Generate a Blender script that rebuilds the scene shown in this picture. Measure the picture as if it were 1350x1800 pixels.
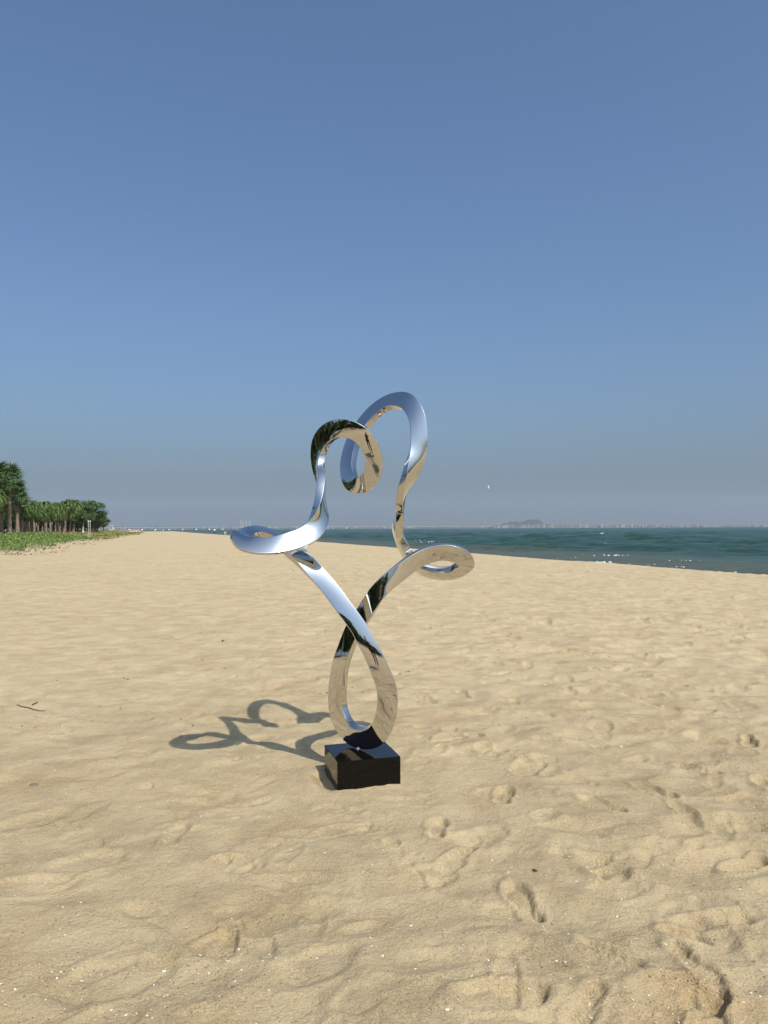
import bpy, bmesh, math, random
import numpy as np
from mathutils import Vector, Matrix
R_ = math.radians
sc = bpy.context.scene
for o in list(bpy.data.objects): bpy.data.objects.remove(o)
COL = sc.collection

# ------------------------------------------------------------------ camera
CAM_H = 1.55
pitch, roll = math.atan(28.5/1352.0), R_(0.25)
cd = bpy.data.cameras.new('camera'); cam = bpy.data.objects.new('camera', cd); COL.objects.link(cam)
fwd = Vector((0, math.cos(pitch), math.sin(pitch))); up0 = Vector((0, -math.sin(pitch), math.cos(pitch))); r0 = Vector((1, 0, 0))
rt = r0*math.cos(roll) - up0*math.sin(roll); up = up0*math.cos(roll) + r0*math.sin(roll)
M = Matrix((rt, up, -fwd)).transposed().to_4x4(); M.translation = (0, 0, CAM_H)
cam.matrix_world = M
cd.sensor_fit = 'VERTICAL'; cd.sensor_height = 36.0; cd.lens = 36.0*1352/1800; cd.clip_start = 0.05; cd.clip_end = 40000
sc.camera = cam
# ------------------------------------------------------------------ sky and sun
SUN = Vector((0.4346, -0.70, 1.0)).normalized()            # towards the sun
sun_el = math.asin(SUN.z); sun_rot = math.atan2(SUN.x, SUN.y)
world = bpy.data.worlds.new('World'); sc.world = world; world.use_nodes = True
nt = world.node_tree; nt.nodes.clear()
sky = nt.nodes.new('ShaderNodeTexSky'); sky.sky_type = 'NISHITA'; sky.sun_disc = False
sky.sun_elevation = sun_el; sky.sun_rotation = sun_rot; sky.altitude = 0
sky.air_density = 1.0; sky.dust_density = 5.0; sky.ozone_density = 2.0
bg = nt.nodes.new('ShaderNodeBackground'); bg.inputs[1].default_value = 0.118
wo = nt.nodes.new('ShaderNodeOutputWorld')
tint = nt.nodes.new('ShaderNodeMix'); tint.data_type = 'RGBA'; tint.blend_type = 'MULTIPLY'; tint.inputs[0].default_value = 1
tint.inputs[7].default_value = (0.745, 0.96, 1.16, 1)
nt.links.new(sky.outputs[0], tint.inputs[6]); nt.links.new(tint.outputs[2], bg.inputs[0]); nt.links.new(bg.outputs[0], wo.inputs[0])
sl = bpy.data.lights.new('sun', 'SUN'); sl.energy = 5.0; sl.angle = R_(0.53); sl.color = (1.0, 0.925, 0.79)
so = bpy.data.objects.new('sun', sl); COL.objects.link(so); so.location = (20, -30, 60)
so.rotation_euler = SUN.to_track_quat('Z', 'Y').to_euler()
sc.view_settings.view_transform = 'Standard'; sc.view_settings.look = 'None'
sc.view_settings.exposure = 0.12; sc.view_settings.gamma = 1.0; sc.view_settings.use_curve_mapping = False
sc.render.engine = 'CYCLES'
sc.cycles.max_bounces = 10; sc.cycles.glossy_bounces = 8; sc.cycles.volume_bounces = 0
sc.render.resolution_x = 768; sc.render.resolution_y = 1024

HAZE_TOP = 600.0; HAZE_DEN = 7.5e-5; HAZE_COL = (.56, .66, .78, 1)

# ------------------------------------------------------------------ helpers
def tag(o, label=None, cat=None, group=None, kind=None):
    if label: o['label'] = label
    if cat: o['category'] = cat
    if group: o['group'] = group
    if kind: o['kind'] = kind
    return o
def link(name, me, mats=(), parent=None):
    o = bpy.data.objects.new(name, me); COL.objects.link(o)
    if me is not None:
        for m in mats: me.materials.append(m)
    if parent is not None: o.parent = parent
    return o
def empty(name, loc, rz=0.0):
    o = bpy.data.objects.new(name, None); COL.objects.link(o); o.location = loc; o.rotation_euler = (0, 0, rz)
    o.empty_display_size = 0.2
    return o
def np_mesh(name, V, Fq, smooth=True, mi=None):
    """fast mesh from numpy; Fq (n,k) faces of equal size"""
    V = np.asarray(V, np.float32); Fq = np.asarray(Fq, np.int32); n, k = Fq.shape
    me = bpy.data.meshes.new(name)
    me.vertices.add(len(V)); me.vertices.foreach_set('co', V.ravel())
    me.loops.add(n*k); me.loops.foreach_set('vertex_index', Fq.ravel())
    me.polygons.add(n); me.polygons.foreach_set('loop_start', np.arange(0, n*k, k, dtype=np.int32))
    try: me.polygons.foreach_set('loop_total', np.full(n, k, np.int32))
    except Exception: pass
    me.polygons.foreach_set('use_smooth', np.full(n, smooth, bool))
    if mi is not None: me.polygons.foreach_set('material_index', np.asarray(mi, np.int32))
    me.update(calc_edges=True); me.validate()
    return me
class Q:
    """collects quads"""
    def __init__(s): s.v = []; s.f = []; s.m = []
    def quad(s, a, b, c, d, m=0):
        i = len(s.v); s.v += [a, b, c, d]; s.f.append((i, i+1, i+2, i+3)); s.m.append(m)
    def box(s, c, size, rz=0.0, m=0):
        cx, cy, cz = c; a, b, h = size[0]/2, size[1]/2, size[2]/2; co, si = math.cos(rz), math.sin(rz)
        P = [(cx+x*co-y*si, cy+x*si+y*co, cz+z) for z in (-h, h) for x, y in ((-a, -b), (a, -b), (a, b), (-a, b))]
        i = len(s.v); s.v += P
        for f in ((0, 3, 2, 1), (4, 5, 6, 7), (0, 1, 5, 4), (1, 2, 6, 5), (2, 3, 7, 6), (3, 0, 4, 7)):
            s.f.append(tuple(i+k for k in f)); s.m.append(m)
    def tube(s, pts, rad, n=8, m=0, cap=True):
        pts = [Vector(p) for p in pts]; base = len(s.v); ref = Vector((0.3, 0.9, 0.1))
        for j, p in enumerate(pts):
            t = (pts[min(j+1, len(pts)-1)]-pts[max(j-1, 0)]).normalized()
            if abs(t.dot(ref)) > 0.95: ref = Vector((0.9, -0.1, 0.3))
            u = t.cross(ref).normalized(); w = t.cross(u)
            r = rad[j] if hasattr(rad, '__len__') else rad
            for k in range(n):
                a = 2*math.pi*k/n; s.v.append(tuple(p+u*(r*math.cos(a))+w*(r*math.sin(a))))
        for j in range(len(pts)-1):
            for k in range(n):
                a = base+j*n+k; b = base+j*n+(k+1) % n
                s.f.append((a, b, b+n, a+n)); s.m.append(m)
        if cap:
            for j in (0, len(pts)-1):
                i = len(s.v); s.v.append(tuple(pts[j]))
                for k in range(0, n, 1):
                    a = base+j*n+k; b = base+j*n+(k+1) % n
                    s.f.append((a, b, i, i)); s.m.append(m)
    def mesh(s, name, smooth=False):
        me = bpy.data.meshes.new(name)
        me.from_pydata(s.v, [], [tuple(dict.fromkeys(f)) for f in s.f])
        me.polygons.foreach_set('material_index', s.m)
        me.polygons.foreach_set('use_smooth', [smooth]*len(s.f)); me.update()
        return me
def copy_tree(src, loc, rz, scale=None):
    r = src.copy(); COL.objects.link(r); r.location = loc; r.rotation_euler = (0, 0, rz)
    if scale: r.scale = scale
    for ch in list(src.children):
        c = ch.copy(); COL.objects.link(c); c.parent = r
        for g in list(ch.children):
            d = g.copy(); COL.objects.link(d); d.parent = c
    return r
# gradient noise in numpy
def _h(ix, iy, seed):
    n = (ix*374761393 + iy*668265263 + seed*974634777) & 0x7fffffff
    n = (n ^ (n >> 13)) * 1274126177 & 0x7fffffff
    return ((n ^ (n >> 16)) & 0xffff) / 65535.0
def pnoise(x, y, seed=0):
    ix = np.floor(x).astype(np.int64); iy = np.floor(y).astype(np.int64); fx = x-ix; fy = y-iy
    u = fx*fx*fx*(fx*(fx*6-15)+10); v = fy*fy*fy*(fy*(fy*6-15)+10)
    def g(a, b):
        t = _h(ix+a, iy+b, seed)*6.2831853
        return np.cos(t)*(fx-a)+np.sin(t)*(fy-b)
    return ((g(0, 0)*(1-u)+g(1, 0)*u)*(1-v)+(g(0, 1)*(1-u)+g(1, 1)*u)*v)*1.5
def sst(a, b, x):
    t = np.clip((x-a)/(b-a), 0, 1); return t*t*(3-2*t)

# ------------------------------------------------------------------ materials
def mat(name, col=(.5, .5, .5), rough=.6, metal=0., spec=.5, coat=0.):
    m = bpy.data.materials.new(name); m.use_nodes = True; b = m.node_tree.nodes['Principled BSDF']
    b.inputs['Base Color'].default_value = (*col, 1); b.inputs['Roughness'].default_value = rough
    b.inputs['Metallic'].default_value = metal; b.inputs['Specular IOR Level'].default_value = spec
    b.inputs['Coat Weight'].default_value = coat
    return m
class N:
    def __init__(s, m): s.m = m; s.t = m.node_tree; s.b = s.t.nodes['Principled BSDF']
    def n(s, typ, **kw):
        x = s.t.nodes.new(typ)
        for k, v in kw.items():
            if k.startswith('i_'): x.inputs[k[2:].replace('_', ' ')].default_value = v
            else: setattr(x, k, v)
        return x
    def l(s, a, b): s.t.links.new(a, b)
    def coord(s): return s.n('ShaderNodeTexCoord').outputs['Object']
    def noise(s, co, scale, detail=3, rough=.5, dist=0.):
        x = s.n('ShaderNodeTexNoise'); x.inputs['Scale'].default_value = scale; x.inputs['Detail'].default_value = detail
        x.inputs['Roughness'].default_value = rough; x.inputs['Distortion'].default_value = dist
        if co is not None: s.l(co, x.inputs['Vector'])
        return x.outputs['Fac']
    def ramp(s, fac, stops):
        x = s.n('ShaderNodeValToRGB'); e = x.color_ramp.elements
        while len(e) < len(stops): e.new(.5)
        for i, (p, c) in enumerate(stops):
            e[i].position = p; e[i].color = (*c, 1) if len(c) == 3 else c
        s.l(fac, x.inputs[0]); return x.outputs[0]
    def mix(s, fac, a, b, mode='MIX'):
        x = s.n('ShaderNodeMix', data_type='RGBA', blend_type=mode)
        for v, i in ((fac, 0), (a, 6), (b, 7)):
            if hasattr(v, 'is_output'): s.l(v, x.inputs[i])
            else: x.inputs[i].default_value = v if i == 0 else (*v, 1)
        return x.outputs[2]
    def math(s, op, a, b=0., c=0.):
        x = s.n('ShaderNodeMath', operation=op)
        for v, i in ((a, 0), (b, 1), (c, 2)):
            if hasattr(v, 'is_output'): s.l(v, x.inputs[i])
            else: x.inputs[i].default_value = v
        return x.outputs[0]
    def bump(s, h, strength, dist, normal=None):
        x = s.n('ShaderNodeBump'); x.inputs['Strength'].default_value = strength; x.inputs['Distance'].default_value = dist
        s.l(h, x.inputs['Height'])
        if normal is not None: s.l(normal, x.inputs['Normal'])
        return x.outputs[0]

def sand_material():
    m = mat('dry_sand', rough=.95, spec=.25); g = N(m); co = g.coord()
    big = g.noise(co, .35, 4, .6); mid = g.noise(co, 2.2, 4, .6, .6); red = g.noise(co, 1.3, 3, .55, .8)
    c = g.ramp(mid, [(.3, SAND_A), (.72, SAND_B)])
    c = g.mix(g.math('MULTIPLY', g.ramp(big, [(.42, (0, 0, 0)), (.65, (1, 1, 1))]), .35), c, SAND_C)
    c = g.mix(g.math('MULTIPLY', g.ramp(red, [(.56, (0, 0, 0)), (.7, (1, 1, 1))]), .45), c, SAND_R)
    sepo = g.n('ShaderNodeSeparateXYZ'); g.l(co, sepo.inputs[0])      # drier, paler sand off the trampled part, with backscattered light painted in
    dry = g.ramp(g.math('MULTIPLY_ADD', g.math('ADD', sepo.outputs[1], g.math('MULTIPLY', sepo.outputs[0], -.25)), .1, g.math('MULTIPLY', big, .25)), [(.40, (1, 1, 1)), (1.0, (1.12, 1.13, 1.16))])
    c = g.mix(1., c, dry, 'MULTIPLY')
    # coarse grain patches and fine speckle
    patch = g.ramp(g.noise(co, 3.1, 4, .65, .5), [(.42, (0, 0, 0)), (.62, (1, 1, 1))])
    c = g.mix(g.math('MULTIPLY', patch, .8), c, (.88, .875, .86), 'MULTIPLY')
    gr = g.noise(co, 420, 2, .7)
    dark = g.ramp(gr, [(.30, (.22, .19, .15)), (.46, (.98, .98, .98)), (.58, (1, 1, 1)), (.70, (1.65, 1.6, 1.5))])
    c = g.mix(g.math('MULTIPLY_ADD', patch, .5, .45), c, dark, 'MULTIPLY')
    gr2 = g.noise(co, 130, 2, .8)
    dk2 = g.ramp(gr2, [(.29, (.22, .17, .12)), (.40, (.95, .94, .92)), (.60, (1, 1, 1)), (.69, (1.6, 1.56, 1.48))])
    c = g.mix(g.math('MULTIPLY_ADD', patch, .65, .3), c, dk2, 'MULTIPLY')
    # sand stays wet below the crest of the beach: u = distance seaward of the crest
    sep = g.n('ShaderNodeSeparateXYZ'); g.l(co, sep.inputs[0])
    u = g.math('ADD', sep.outputs[0], g.math('MULTIPLY', sep.outputs[1], .31))
    u = g.math('SUBTRACT', u, 21.6)
    wet = g.math('MULTIPLY', g.ramp(g.math('MULTIPLY_ADD', u, .1, g.math('MULTIPLY', mid, .2)), [(.45, (0, 0, 0)), (.75, (1, 1, 1))]), .9)
    c = g.mix(wet, c, (.13, .105, .07))
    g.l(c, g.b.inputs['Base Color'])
    b1 = g.bump(g.noise(co, 45, 3, .65), .85, .011)
    b2 = g.bump(g.noise(co, 150, 3, .75), 1., .0068, b1)
    b3 = g.bump(g.noise(co, 8, 4, .55, .3), .6, .028, b2)
    g.l(b3, g.b.inputs['Normal'])
    return m
SAND_A = (.345, .273, .165); SAND_B = (.44, .356, .223); SAND_C = (.45, .370, .237); SAND_R = (.365, .252, .136)
M_SAND = sand_material()

def sea_material():
    m = mat('sea_water', rough=.24, spec=.09); g = N(m); co = g.coord(); g.b.inputs['IOR'].default_value = 1.33
    sep = g.n('ShaderNodeSeparateXYZ'); g.l(co, sep.inputs[0])
    u = g.math('SUBTRACT', g.math('ADD', sep.outputs[0], g.math('MULTIPLY', sep.outputs[1], .31)), 21.6)
    n = g.noise(co, .06, 4, .6, .3)
    deep = g.ramp(n, [(.35, (.012, .038, .033)), (.65, (.030, .072, .060))])
    uu = g.math('MULTIPLY_ADD', g.math('SUBTRACT', n, .5), 22., u)
    sh = g.ramp(g.math('DIVIDE', uu, 100.), [(.10, (1, 1, 1)), (.26, (0, 0, 0))])
    c = g.mix(g.math('MULTIPLY', sh, .6), deep, (.095, .092, .055))
    g.l(c, g.b.inputs['Base Color'])
    mp = g.n('ShaderNodeMapping'); g.l(co, mp.inputs[0]); mp.inputs['Scale'].default_value = (.55, 1.0, 1.)
    mp.inputs['Rotation'].default_value = (0, 0, R_(-12))
    b1 = g.bump(g.noise(mp.outputs[0], .45, 6, .62, .2), 1., 1.1)
    b2 = g.bump(g.noise(mp.outputs[0], 2.6, 5, .65, .2), 1., .28, b1)
    g.l(b2, g.b.inputs['Normal'])
    return m
M_SEA = sea_material()

M_STEEL = mat('mirror_polished_steel', (.66, .645, .625), .018, 1.)
g = N(M_STEEL); co = g.coord()
g.l(g.bump(g.noise(co, 7, 2, .5), .12, .0014), g.b.inputs['Normal'])
sm = g.ramp(g.noise(co, 9, 5, .7, .6), [(.5, (0, 0, 0)), (.8, (1, 1, 1))])
g.l(g.math('ADD', g.math('MULTIPLY_ADD', g.noise(co, 60, 4, .7), .02, .004), g.math('MULTIPLY', sm, .07)), g.b.inputs['Roughness'])
M_GRANITE = mat('black_polished_granite', (.003, .003, .003), .04, 0., .2)
g = N(M_GRANITE); co = g.coord()
g.l(g.ramp(g.noise(co, 300, 3, .7), [(.4, (.0015, .0015, .0015)), (.78, (.009, .008, .007))]), g.b.inputs['Base Color'])
g.l(g.mix(g.ramp(g.noise(co, 11, 5, .7, .5), [(.45, (0, 0, 0)), (.8, (1, 1, 1))]), g.ramp(g.noise(co, 300, 3, .7), [(.4, (.0015, .0015, .0015)), (.78, (.009, .008, .007))]), (.005, .0042, .0034)), g.b.inputs['Base Color'])
dust = g.ramp(g.noise(co, 14, 5, .7), [(.48, (0, 0, 0)), (.8, (1, 1, 1))])
g.l(g.math('MULTIPLY_ADD', dust, .12, .02), g.b.inputs['Roughness'])
M_BOLT = mat('weld_steel', (.75, .74, .72), .18, 1.)

def leafy(name, a, b, scale=1.2, tr=.0, rough=.55):
    m = mat(name, a, rough, spec=.3); g = N(m); oi = g.n('ShaderNodeObjectInfo')
    co = g.coord(); n = g.noise(co, scale, 3, .6)
    c = g.ramp(n, [(.3, a), (.7, b)])
    c = g.mix(g.math('MULTIPLY', oi.outputs['Random'], .75), c, tuple((x+y)/2*1.3 for x, y in zip(a, b)))
    g.l(c, g.b.inputs['Base Color'])
    return m
M_PALM = leafy('date_palm_leaf', (.045, .085, .018), (.105, .15, .04), .8)
M_FAN = leafy('fan_palm_leaf', (.035, .075, .018), (.075, .125, .035), .9)
M_DEADLEAF = leafy('dead_palm_leaf', (.10, .075, .04), (.17, .13, .075), 1.5, rough=.9)
M_BROAD = leafy('broad_leaf', (.022, .05, .012), (.06, .10, .025), .7)
M_BROAD2 = leafy('olive_broad_leaf', (.05, .085, .02), (.10, .13, .03), .7)
M_CREEP = leafy('creeper_leaf', (.055, .10, .022), (.12, .165, .045), .5)
M_DRYG = leafy('dry_grass', (.15, .14, .045), (.25, .21, .09), .3, rough=.9)
M_TRUNK = mat('palm_trunk', (.2, .16, .12), .95, spec=.2)
g = N(M_TRUNK); co = g.coord()
g.l(g.ramp(g.noise(co, 3.5, 4, .7), [(.3, (.11, .08, .055)), (.7, (.27, .22, .17))]), g.b.inputs['Base Color'])
M_BARK = mat('tree_bark', (.12, .09, .07), .95, spec=.2)
M_WHITEP = mat('white_paint', (.78, .77, .74), .6)
M_POLE = mat('grey_painted_steel', (.07, .10, .15), .5)
M_CONC = mat('pale_concrete', (.5, .47, .42), .85)
g = N(M_CONC); co = g.coord(); g.l(g.ramp(g.noise(co, .2, 4, .7), [(.3, (.27, .26, .24)), (.7, (.38, .36, .33))]), g.b.inputs['Base Color'])

# ------------------------------------------------------------------ the lie of the land
def U(x, y): return (x + .31*y - 21.6)/1.047           # metres seaward of the beach crest
def to_world(u, y): return (21.6 + 1.047*u - .31*y, y)
def land(x, y):
    u = U(x, y)
    z = np.where(u < -27.5, 1.2*sst(-28.5, -41, u), 0.)
    wob = .5*pnoise(x*.05, y*.05, 5)
    z = z + np.where(u > -4, -.98*sst(-2.6, 8.5, u+wob) - 2.5*sst(11, 60, u), 0.)
    z = z - 3.0*sst(560, 700, y)
    return z
PLX, PLY, PLYAW = -.147, 4.826, .2806
def sole(x, y, cx, cy, ang, L=.29, depth=.022, tread=True, seed=0):
    """depression of one shoe print; ang = direction of the toe, from +X"""
    c, s = math.cos(ang), math.sin(ang)
    dx = x-cx; dy = y-cy; a = (dx*c+dy*s)/L; b = (-dx*s+dy*c)/L
    d1 = np.sqrt(((a-.19)/.30)**2+((b-.01)/.165)**2)-1
    d2 = np.sqrt(((a+.32)/.17)**2+((b+.005)/.125)**2)-1
    d3 = np.sqrt((a/.36)**2+((b)/.105)**2)-1
    d = np.minimum(np.minimum(d1*.165, d2*.125), d3*.105)*L
    wob = .005*pnoise(x*24, y*24, seed+3)+.002*pnoise(x*70, y*70, seed+5)
    d = d+wob
    z = -depth*(1-sst(-.011, .005, d))*(.75+.5*sst(.1, -.4, a)+.35*sst(.1, .45, a))
    z = z+depth*.42*np.exp(-((d-.017)/.013)**2)
    if tread:
        tr = np.sin(a*L*2*math.pi/.021+1.6*np.sin(b*L*2*math.pi/.032))
        z = z+.0038*tr*(1-sst(-.011, -.004, d))
    return z
def scoop(x, y, cx, cy, ang, ra, rb, depth, seed=0):
    c, s = math.cos(ang), math.sin(ang)
    dx = x-cx; dy = y-cy; a = (dx*c+dy*s)/ra; b = (-dx*s+dy*c)/rb
    d = np.sqrt(a*a+b*b)+.12*pnoise(x*9, y*9, seed)+.05*pnoise(x*26, y*26, seed+2)
    e0 = .35 if seed % 2 else .72
    return -depth*(1-sst(e0, 1.05, d))*(1+.45*a) + depth*.35*np.exp(-((d-1.18)/.2)**2)
def gp(px, py):
    """ground point that the photo shows at pixel px, py"""
    d = fwd + rt*((px-675)/1352) - up*((py-900)/1352); t = -CAM_H/d.z
    return d.x*t, d.y*t
PRINTS = []
def sp(px, py, qx, qy, depth=.02, tread=True):         # toe pixel, heel pixel
    a = gp(px, py); b = gp(qx, qy); PRINTS.append(('s', (a[0]+b[0])/2, (a[1]+b[1])/2, math.atan2(a[1]-b[1], a[0]-b[0]), min(.32, max(.25, math.hypot(a[0]-b[0], a[1]-b[1]))), depth, tread))
def sc_(px, py, ra, rb, ang, depth): a = gp(px, py); PRINTS.append(('c', a[0], a[1], R_(ang), ra, rb, depth))
sp(893, 1548, 950, 1628, .020); sp(1265, 1738, 1180, 1655, .015); sp(1040, 1665, 1110, 1695, .013)
sp(1020, 1405, 1100, 1432, .015); sp(1110, 1378, 1195, 1412, .02); sp(1185, 1340, 1270, 1362, .013)
sp(893, 1378, 878, 1425, .018); sp(1275, 1530, 1345, 1500, .022); sp(962, 1500, 1080, 1510, .007)
sp(775, 1432, 762, 1490, .016, False); sp(1008, 1365, 1040, 1378, .008); sp(1010, 1790, 1050, 1740, .010)
sp(1110, 1270, 1180, 1285, .008); sp(330, 1440, 285, 1500, .010, False)
sc_(880, 1752, .16, .085, 10, .030); sc_(1205, 1640, .10, .055, 150, .022); sc_(960, 1440, .10, .07, 60, .014)
for px, py, ra, rb, an, de in ((790, 1282, .09, .05, 60, .02), (835, 1295, .10, .06, 120, .022), (850, 1318, .10, .055, 70, .018),
        (745, 1298, .09, .05, 110, .012), (775, 1320, .09, .05, 80, .012), (924, 1336, .06, .035, 140, .016), (1055, 1313, .07, .04, 160, .014),
        (860, 1246, .10, .05, 160, .018), (960, 1302, .12, .06, 170, .012), (688, 1487, .05, .035, 150, .016), (640, 1462, .08, .05, 200, .010),
        (416, 1336, .05, .03, 80, .014), (455, 1335, .04, .03, 80, .010), (255, 1385, .06, .04, 70, .012), (430, 1415, .05, .03, 60, .016),
        (412, 1438, .05, .03, 60, .014), (385, 1520, .07, .05, 70, .014), (440, 1530, .09, .05, 60, .010), (540, 1470, .14, .06, 10, .008),
        (590, 1462, .12, .06, 30, .010), (350, 1254, .08, .05, 100, .012), (290, 1195, .08, .05, 20, .010), (410, 1190, .06, .05, 0, .014),
        (450, 1165, .08, .05, 0, .014), (470, 1100, .10, .06, 10, .012), (380, 1660, .10, .07, 60, .014), (150, 1520, .2, .12, 40, .014),
        (60, 1440, .22, .10, 50, .018), (40, 1560, .25, .10, 10, .016), (200, 1720, .22, .13, 30, .010), (560, 1700, .16, .1, 40, .010),
        (1240, 1480, .16, .12, 30, -.012), (1110, 1470, .14, .12, 10, -.012), (850, 1660, .16, .09, 20, -.012), (1090, 1560, .16, .1, 30, .010)):
    sc_(px, py, ra, rb, an, de)
rg = np.random.default_rng(7)
for i in range(640):                                    # old, half filled prints all over the beach
    if i < 260: x = rg.uniform(-2.5, 8.5); y = rg.uniform(2.2, 14)
    else: x = rg.uniform(-12, 16); y = rg.uniform(5, 34)
    if x < -.6-y*.05 and rg.random() < .5: continue
    if math.hypot(x-PLX, y-PLY) < .55: continue
    de = rg.uniform(.007, .021)*(1.25 if x > 0 else .75)
    if rg.random() < .4: PRINTS.append(('s', x, y, rg.uniform(0, 6.28), rg.uniform(.27, .31), de*.8, rg.random() < .6))
    else: PRINTS.append(('c', x, y, rg.uniform(0, 6.28), rg.uniform(.08, .2), rg.uniform(.05, .11), de))
def sand_z(x, y, fine=True):
    z = land(x, y); r = np.hypot(x, y)
    fl = 1-sst(60, 300, r)
    ang = .22; xr = x*math.cos(ang)+y*math.sin(ang); yr = -x*math.sin(ang)+y*math.cos(ang)
    right = .55+.75*sst(-2.5, 2.5, x+.25*y-1.0)
    n = .020*pnoise(xr*.8, yr*1.2, 1)*fl
    n = n+right*(.0155*pnoise(xr*2.4+.5*pnoise(x*1.5, y*1.5, 21), yr*3.0+.5*pnoise(x*1.4, y*1.4, 22), 2)+.0075*pnoise(xr*4.6, yr*5.6, 3)*(1-sst(15, 60, r)))
    n = n+right*.0095*(1-np.abs(pnoise(xr*2.0+3, yr*2.7, 12))*2.2)*(1-sst(25, 80, r))
    if fine: n = n+right*.0020*pnoise(x*15, y*15, 4)*(1-sst(5, 14, r))+.0010*pnoise(x*38, y*38, 6)*(1-sst(3, 7, r))
    n = n+right*.0055*(1-np.abs(pnoise(xr*4.0+7, yr*5.0, 14))*2.4)*(1-sst(12, 40, r))*sst(-.2, .5, pnoise(x*.9, y*.9, 41))
    n = n+.05*pnoise(x*.11, y*.16, 8)*fl*sst(8, 30, r)
    # swept level round the plinth
    dpl = np.hypot(x-PLX, y-PLY); n = n*(.35+.65*sst(.3, 1.1, dpl))
    return z+n
for i in range(1700):                                   # soft overlapping dimples of trampled dry sand
    y = 2.1+19*rg.random()**1.25; x = rg.uniform(-.75, .95)*(y+1.2)
    if math.hypot(x-PLX, y-PLY) < .45 or (x < -.25*y+.2 and rg.random() < .45): continue
    PRINTS.append(('c', x, y, rg.uniform(0, 6.28), rg.uniform(.06, .17)*(1+y*.02), rg.uniform(.04, .09)*(1+y*.02), rg.uniform(.003, .0095)*(1+y*.02)))
def sand_full(x, y):
    z = sand_z(x, y)
    CS = .5; inb = np.nonzero((np.abs(x) < 30) & (y > 0) & (y < 40))[0]
    cid = (np.floor((x[inb]+30)/CS).astype(np.int64)*1000+np.floor(y[inb]/CS).astype(np.int64)); od = np.argsort(cid, kind='stable'); cs = cid[od]; src = inb[od]
    for p in PRINTS:
        rad = (p[4]*.85 if p[0] == 's' else max(p[4], p[5])*1.9)
        ks = []
        for ci in range(int((p[1]-rad+30)//CS), int((p[1]+rad+30)//CS)+1):
            lo = np.searchsorted(cs, ci*1000+int((p[2]-rad)//CS), 'left'); hi = np.searchsorted(cs, ci*1000+int((p[2]+rad)//CS), 'right')
            if hi > lo: ks.append(src[lo:hi])
        if not ks: continue
        k = np.concatenate(ks); k = k[(np.abs(x[k]-p[1]) < rad) & (np.abs(y[k]-p[2]) < rad)]
        if not len(k): continue
        if p[0] == 's': z[k] += sole(x[k], y[k], p[1], p[2], p[3], p[4], p[5]*1.3, p[6], int(abs(p[1]*97)))
        else: z[k] += scoop(x[k], y[k], p[1], p[2], p[3], p[4], p[5], p[6], int(abs(p[2]*91)))
    # little wall of sand against the plinth, hollow on its left side
    c, s = math.cos(PLYAW), math.sin(PLYAW)
    a = (x-PLX)*c+(y-PLY)*s; b = -(x-PLX)*s+(y-PLY)*c
    dd = np.maximum(np.abs(a)-.194, np.abs(b)-.182)
    near = np.exp(-(np.maximum(dd, 0)/.06)**2)
    z += near*(.008*pnoise(x*14, y*14, 31)+.004*pnoise(x*35, y*35, 32)+.004)
    z += -.030*np.exp(-((a+.235)/.045)**2)*sst(-.24, -.10, b)*(1-sst(.12, .22, b))+.022*np.exp(-((a+.33)/.05)**2)*np.exp(-(b/.2)**2)
    return z
def polar(name, phis, rs, zf):
    ph, rr = np.meshgrid(phis, rs); x = (rr*np.sin(ph)).ravel(); y = (rr*np.cos(ph)).ravel(); z = zf(x, y)
    V = np.column_stack([x, y, z]); n = len(phis); m = len(rs)
    i, j = np.meshgrid(np.arange(m-1), np.arange(n), indexing='ij'); j2 = (j+1) % n
    Fq = np.column_stack([(i*n+j).ravel(), ((i+1)*n+j).ravel(), ((i+1)*n+j2).ravel(), (i*n+j2).ravel()])[:, ::-1]
    return np_mesh(name, V, Fq)
def angles(lo, hi, fine, coarse):
    a = list(np.arange(lo, hi, fine)); s = fine; c = hi
    tail = []
    while c < lo+360-fine*.5: tail.append(c); s = min(s*1.25, coarse, max(fine, (lo+360-c)*.2)); c += s
    return np.radians(np.array(a+tail))
rs = [.02]; r = .02
while r < 3000:
    r += (.08 if r < 1.6 else max(.0045, min(r*r/1192*.85, r*.035))); rs.append(r)
ground = link('beach_sand', polar('beach_sand', angles(-36, 36, .105, 2.0), np.array(rs), sand_full), [M_SAND])
tag(ground, kind='structure')

# ------------------------------------------------------------------ sea
rw = np.random.default_rng(3); WV = []
for k in range(34):
    lam = 1.4*(12/1.4)**(k/33.); th = R_(-118)+rw.normal(0, .42); WV.append((2*math.pi/lam, th, .013*lam**.9, rw.uniform(0, 6.28)))
SEA_Z = -.66
def sea_z(x, y):
    r = np.hypot(x, y); z = np.zeros_like(x)
    for k, th, a, p in WV:
        lam = 2*math.pi/k; cut = 1-sst(lam*28, lam*60, r)
        s = np.sin(k*(x*math.cos(th)+y*math.sin(th))+p+.8*pnoise(x*.03, y*.03, 9))
        z += a*cut*(s+.25*(1-2*np.abs(s)))
    grp = .75+.9*pnoise(x*.035, y*.06, 17)
    shore = sst(6, 40, U(x, y))
    return SEA_Z+z*grp*(.35+.65*shore)-.15*sst(4, 0, U(x, y))
rs = [18.]; r = 18.
while r < 16000: r += max(.22, r*.0105) if r < 700 else r*.05; rs.append(r)
sea = link('sea_water', polar('sea_water', angles(-26, 42, .12, 4.0), np.array(rs), sea_z), [M_SEA])
tag(sea, kind='structure')

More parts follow.
